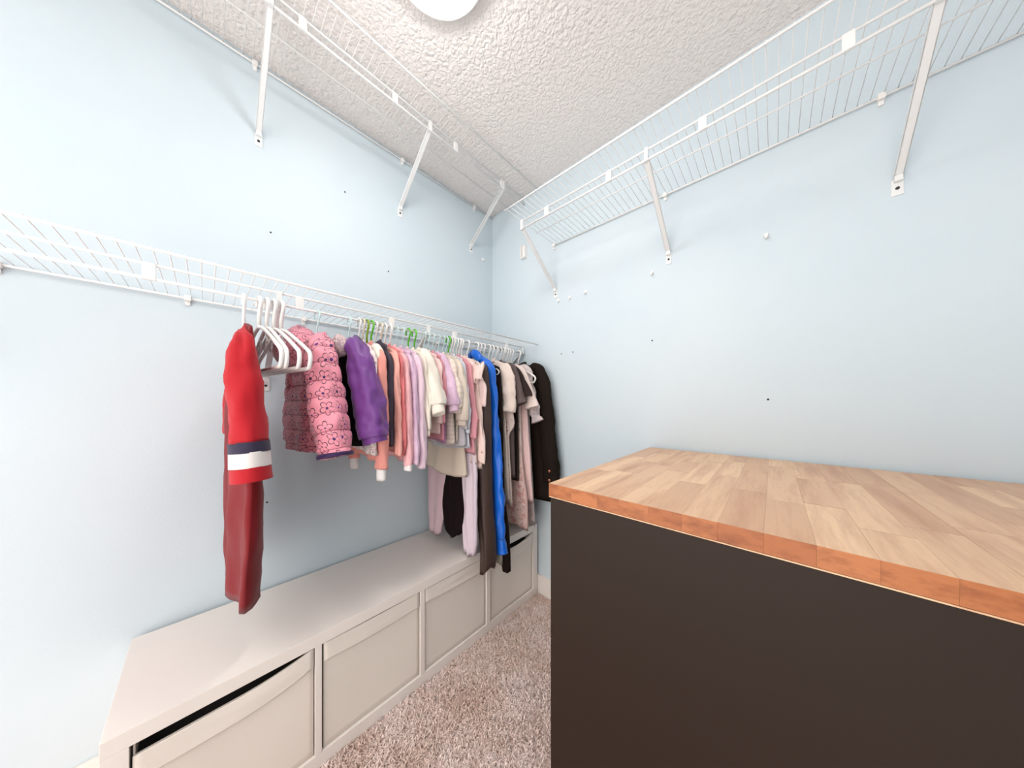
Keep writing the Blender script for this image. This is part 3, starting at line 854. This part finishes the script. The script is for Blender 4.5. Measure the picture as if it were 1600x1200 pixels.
hanger('cream', .410, 4, 'thin cream hanger hooked beside the olive green one')
top('cardigan', 'charcoal grey knit top, the only dark one among the pink tops', 'top', .458, F['charcoal'], .99, .98, hang='white', short='the charcoal top', seed=5, s1=.12, ry=.012, hs=.105, neck=1.372)
top('tunic', 'peach long-sleeved top with a tiny red motif beside charcoal top', 'top', .477, F['peach'], .955, .945, hang='cream', short='the peach top', seed=6, s1=.148, ry=.009, t=.007)
top('coral_top', 'narrow coral red long top between the peach and pale pink tops', 'top', .494, F['coral'], .945, .94, hang='white', short='the coral top', seed=7, s1=.145, ry=.008, t=.007)
top('sleepsuit', 'pale pink textured long-sleeved top with white cuff ends', 'top', .515, F['pink_tex'], .92, .90, cuff=dict(m=F['white'], len=.022, k=.95, label='white cuff'), hang='tubekid', short='the pale pink textured top', seed=8, s1=.152, rs=.024, ry=.0135)
top('tie_dye_top', 'lavender tie-dyed long-sleeved top left of the other lavender one', 'top', .541, F['lavender_td'], .93, .905, hang='aqua', short='the left lavender tie-dyed top', seed=9, s1=.152, rs=.025, ry=.0135)
top('tie_dye_top', 'pinker lavender tie-dyed long top beside the cream sweatshirt', 'top', .568, F['mauve_td'], .91, .885, hang='aqua', short='the pinker lavender top', seed=10, s1=.155, rs=.026, ry=.0145)
top('long_sleeve_top', 'cream long-sleeved top whose straight sleeve hangs behind fleece sweatshirt', 'top', .594, F['cream'], 1.03, 1.03, cuff=dict(m=F['cream'], len=.03, k=.9), hang='green', short='the cream long-sleeved top, next to the other green one', seed=41, s1=.150, rs=.024, ry=.011, t=.008)
# cream sweatshirt with pushed-up full sleeves
top('sweatshirt', 'cream fleece sweatshirt with full pushed-up sleeve and turned cuff', 'sweatshirt', .622, F['cream'], .985, 1.125,
    cuff=dict(m=F['cream'], len=.042, k=.86), hang='green', short='the cream fleece sweatshirt', seed=11, hs=.10, sb=.112, t=.012, neck=1.366,
    pts=[(.05, 0, 1.352, .014, .012), (.082, 0, 1.325, .034, .028), (.112, .003, 1.26, .042, .034), (.140, .006, 1.19, .043, .036), (.163, .008, 1.135, .040, .034), (.168, .008, 1.122, .034, .030)], wr=.004)
top('baby_blouse', 'pale pink frilled baby top hanging below the cream sleeve', 'top', .668, F['pale_pink'], 1.0, 1.05, hang='aqua', short='the pale pink frilled baby top', seed=12, hs=.105, s1=.118, sb=.125, ry=.012, rs=.026)
top('tee', 'rose pink child top with frilled hem under the lilac sweatshirt', 'top', .688, F['rose'], .975, 1.05, hang='aqua', short='the rose pink top under the lilac one', seed=13, hs=.105, s1=.118, sb=.13, ry=.010, rs=.02)
g = top('sweatshirt', 'lilac tie-dyed sweatshirt with full sleeve right of cream one', 'sweatshirt', .712, F['lilac'], .965, 1.13,
    cuff=dict(m=F['lilac'], len=.035, k=.8), hang='aqua', short='the lilac sweatshirt', seed=14, hs=.10, sb=.115, body_m=F['violet'],
    pts=[(.05, 0, 1.352, .014, .012), (.082, 0, 1.322, .030, .022), (.108, .002, 1.26, .036, .027), (.132, .004, 1.19, .037, .028), (.150, .006, 1.14, .036, .027), (.153, .006, 1.125, .030, .024)], wr=.003)
top('striped_top', 'beige fine-striped knit top with rolled sleeve beside the lilac sweatshirt', 'top', .742, F['knit'], .955, 1.115, cuff=dict(m=F['knit'], len=.03, k=.85), hang='aqua', short='the beige striped knit top', seed=15, s1=.145, rs=.034, ry=.020, hs=.105)
top('blouse', 'plain taupe beige top with gathered sleeve right of striped knit', 'top', .768, F['taupe_beige'], .96, 1.06, cuff=dict(m=F['taupe_beige'], len=.03, k=.75), hang='aqua', short='the plain taupe beige top', seed=16, s1=.148, rs=.038, ry=.022, hs=.108)
top('tee', 'pale grey cotton top with its hem showing under taupe sleeve', 'top', .786, F['grey'], .935, 1.02, hang='aqua', short='the pale grey top', seed=17, s1=.145, rs=.022, ry=.010, hs=.11, sb=.155, t=.008)
top('vest', 'ice white top with straight hem between grey and rose tops', 'top', .799, F['ice'], .925, 1.0, hang='green', short='the ice white top', seed=18, s1=.142, rs=.02, ry=.008, hs=.11, sb=.158, t=.007)
g = top('dress', 'dusty rose child dress with a seamed lower tier', 'dress', .826, F['rose'], .90, .975, hang='tubekid', short='the dusty rose dress', seed=19, s1=.152, rs=.024, ry=.011, hs=.112, sb=.168, t=.008)
top('frill_blouse', 'blush pink blouse with a flutter frill on the shoulder', 'blouse', .846, F['blush'], .86, 1.24, hang='tubekid', short='the blush frilled blouse', seed=20, s1=.165, rs=.03, ry=.010, hs=.11, sb=.165, t=.008)
top('button_shirt', 'pale pink shirt printed with tiny dark sprigs, buttoned front edge', 'shirt', .862, F['floral_pink'], .835, .86, hang='tubekid', short='the sprig printed shirt', seed=21, s1=.165, rs=.022, ry=.010, hs=.112, sb=.17, t=.008)
top('sheer_blouse', 'soft pink sheer blouse next to the dark brown garment', 'blouse', .876, F['sheer'], .95, 1.12, hang='tubekid', short='the soft pink sheer blouse', seed=22, s1=.155, rs=.03, ry=.012, hs=.118, sb=.135, t=.009)
# wide beige dress behind the small tops
garment('dress', 'beige sleeveless dress with wide hem below the small tops', 'dress', .812, 0,
    body=dict(m=F['beige'], prof=[(1.36, -.10, .10), (1.25, -.11, .10), (1.0, -.17, .10), (.93, -.205, .115), (.79, -.225, .130)], neck=1.352, slope=.36, t=.010, fold=.006, seed=23, hem=.008, nv=40), hang='white', short='the beige wide-hemmed dress')
# trousers on hangers
def trousers(label, y, m, pf, t, seed, hang, short, rb=.02, fold=.004, rot=0):
    garment('trousers', label, 'trousers', y, rot, body=dict(m=m, prof=pf, neck=pf[0][0], slope=.05, t=t, fold=fold, seed=seed, round_bottom=rb, wr=.004, nv=40, dip=0), hang=hang, short=short)
trousers('mauve pink trouser legs hanging leftmost above the bench', .828, F['mauve'], [(1.26, -.20, .02), (1.0, -.22, -.01), (.80, -.235, -.03), (.62, -.235, -.065), (.448, -.215, -.115)], .012, 24, 'white', 'the mauve trousers', rb=.0)
trousers('black trouser leg with rounded end between mauve and lavender trousers', .836, F['plum_black'], [(1.26, -.08, .08), (1.0, -.08, .07), (.80, -.075, .06), (.62, -.10, .075), (.476, -.075, .06)], .016, 25, 'aqua', 'the black trousers', rb=.06)
trousers('pale lavender grey trousers reaching down to the bench top', .846, F['lav_grey'], [(1.26, -.02, .12), (1.0, .02, .14), (.80, .048, .165), (.62, .048, .165), (.50, .065, .165), (.425, .075, .150)], .015, 26, 'white', 'the lavender grey trousers', rb=.01, fold=.007)
# long dark brown garment, blue robe, black robe
g = garment('raincoat', 'long dark brown satin garment with rounded end left of blue one', 'coat', .915, 0,
    body=dict(m=F['brown'], prof=[(1.36, -.12, .14), (1.26, -.13, .165), (1.0, -.02, .172), (.70, .05, .176), (.46, .122, .196), (.40, .124, .196), (.330, .132, .184)], neck=1.355, slope=.42, t=.037, fold=.005, seed=27, round_bottom=.045, nv=46, wr=.005),
    hang='tubemid', short='the long dark brown garment')
g = thing('robe', 'bright blue satin robe with long hanging sleeve', 'robe', (RODX, .975, RODZ), 0)
link('body', body_mesh('body', F['blue'], [(1.37, -.13, .11), (1.27, -.14, .13), (1.0, -.14, .13), (.80, -.13, .12), (.62, -.12, .10)], 1.375, .42, .008, fold=.003, seed=28, wr=.003), g)
sp = [(.03, -.006, 1.372, .014, .018), (.075, -.006, 1.335, .026, .021), (.110, -.002, 1.29, .029, .018), (.128, 0, 1.18, .026, .016), (.138, .002, 1.0, .031, .018), (.150, .004, .80, .038, .021), (.158, .004, .62, .041, .022), (.160, .004, .475, .039, .022)]
link('sleeve', sleeve_mesh('sleeve', F['blue'], sp, seed=4, wr=.0032, n=26, per=8), g)
link('cuff', sleeve_mesh('cuff', F['blue'], [(.160, .004, .480, .039, .0222), (.168, .005, .44, .041, .023), (.176, .006, .402, .043, .024)], seed=4, wr=.002, n=26), g)
link('collar', sleeve_mesh('collar', F['blue'], [(-.055, -.012, 1.372, .012, .012), (-.02, -.018, 1.392, .02, .013), (.02, -.018, 1.385, .022, .013), (.055, -.014, 1.350, .016, .012)], seed=5, wr=.002), g)
hanger('tubemid', .975, 0, holding='the bright blue robe')
g = garment('gown', 'brown-black long garment with frayed wavy hem right of blue robe', 'robe', 1.022, 0,
    body=dict(m=F['brown_black'], prof=[(1.36, -.12, .12), (1.26, -.13, .14), (1.0, -.02, .155), (.70, .06, .165), (.46, .121, .20), (.30, .145, .205)], neck=1.352, slope=.42, t=.013, fold=.005, seed=29, hem=.008, nv=44),
    hang='tubemid', short='the brown-black long garment')
button(g, .150, -.016, .62, M['button'])
garment('scarf', 'sage grey garment end peeking out below the blue cuff', 'scarf', .998, 0,
    body=dict(m=F['sage'], prof=[(1.30, -.06, .08), (1.0, -.03, .12), (.60, .08, .155), (.46, .122, .17), (.335, .130, .172)], neck=1.30, slope=.3, t=.006, fold=.002, seed=30), hang='white', short='the sage grey garment')
# right-hand group
top('blouse', 'beige blouse with ruffled high neck and folded sleeve', 'blouse', 1.062, F['beige_blouse'], .62, 1.09, hang='tubemid', short='the ruffled beige blouse', seed=31, hs=.12, s1=.155, rs=.044, ry=.024, t=.010, sb=.165, neck=1.372, wr=.005)
g = garment('frill_tunic', 'beige tunic with a pointed frill edge behind the ruffled blouse', 'tunic', 1.088, 0,
    body=dict(m=F['beige_print'], prof=[(1.36, -.12, .12), (1.2, -.12, .14), (1.02, -.1, .175), (.97, -.1, .135), (.6, -.1, .16)], neck=1.355, slope=.4, t=.008, fold=.004, seed=32, hem=.012), hang='tubemid', short='the pointed frill tunic')
tee = lambda s1, z1, rs=.035, ry=.017, s0=.125, z0=1.325: [(s0 - .06, 0, z0 + .012, .012, .008), (s0 - .01, 0, z0 - .012, rs * .8, ry * .9), (s0 + (s1 - s0) * .35, 0, z0 - (z0 - z1) * .45, rs, ry), (s1 - .01, 0, z1 + .03, rs, ry * 1.05), (s1, 0, z1, rs * 1.02, ry * 1.1)]
top('tee_shirt', 'greyish taupe short-sleeved t-shirt, larger sleeve of the two dark tees', 't-shirt', 1.118, F['taupe'], .74, 1.13, hang='tubemid', short='the taupe t-shirt', seed=33, hs=.13, sb=.145, pts=tee(.176, 1.125, .046, .025), t=.011, slope=.30, neck=1.37)
top('tee_shirt', 'darker brown short-sleeved t-shirt right behind the taupe one', 't-shirt', 1.150, F['dark_taupe'], .72, 1.17, hang='tubemid', short='the darker brown t-shirt', seed=34, hs=.13, sb=.15, pts=tee(.198, 1.165, .036, .018), t=.009, slope=.32)
top('tee_shirt', 'beige printed t-shirt with wide short sleeve near the dark coat', 't-shirt', 1.182, F['beige_print'], .66, 1.13, hang='tubemid', short='the beige printed t-shirt', seed=35, hs=.13, sb=.155, pts=tee(.212, 1.11, .044, .020), t=.009, slope=.32)
garment('slip_dress', 'plain pale pink long dress among the printed ones near the coat', 'dress', 1.205, 0,
    body=dict(m=F['pale_pink'], prof=[(1.36, -.10, .12), (1.2, -.10, .15), (1.0, -.1, .165), (.75, -.1, .185), (.585, -.1, .20)], neck=1.352, slope=.4, t=.008, fold=.005, seed=36, hem=.006), hang='tubemid', short='the plain pale pink dress')
top('print_dress', 'long grey and pink patterned dress with draped sleeve beside coat', 'dress', 1.246, F['grey_print'], .45, 1.05, hang='tubemid', short='the grey patterned dress', seed=37, hs=.13, s1=.198, rs=.03, ry=.016, sb=.185, t=.011, fold=.007, wr=.006, pts=tee(.196, 1.03, .033, .016))
garment('floral_skirt', 'rose floral print skirt reaching just above the bench end', 'skirt', 1.172, 0,
    body=dict(m=F['rose_print'], prof=[(1.02, -.08, .12), (.8, -.09, .16), (.6, -.1, .195), (.455, -.1, .198)], neck=1.02, slope=.05, t=.012, fold=.006, seed=38, hem=.006, dip=0), hang='tubemid', short='the rose floral skirt')
hanger('glossy', 1.222, 3, 'glossy white hanger with bare arm showing over the printed dress near coat')
# black-brown wool coat against the back wall
g = thing('coat', 'large blackish brown coat with copper buttons against back wall', 'coat', (RODX, 1.312, RODZ), 0)
link('body', body_mesh('body', F['coat'], [(1.365, -.17, .16), (1.25, -.19, .18), (1.0, -.20, .19), (.585, -.21, .26)], 1.372, .34, .022, fold=.004, seed=39, neck_w=.055), g)
sp = [(.10, 0, 1.345, .03, .016), (.155, -.004, 1.315, .045, .026), (.190, -.006, 1.235, .048, .030), (.208, -.008, 1.10, .050, .031), (.228, -.009, .95, .052, .031), (.245, -.01, .80, .052, .031), (.255, -.01, .70, .050, .030)]
link('sleeve', sleeve_mesh('sleeve', F['coat'], sp, seed=7, wr=.0025, n=26, per=6), g)
link('sleeve', sleeve_mesh('sleeve', F['coat'], [(-p[0] * .82, 0, p[2], p[3] * .8, p[4] * .8) for p in sp], seed=8, wr=.0025), g)
link('collar', collar_mesh(F['coat'], w=.06, t=.026, z0=1.358, h=.022), g)
for z in (.765, .715): button(g, .262, -.043, z, M['copper'], .0065)['label'] = 'copper sleeve button'
hanger('tube', 1.312, 0, holding='the large dark coat')
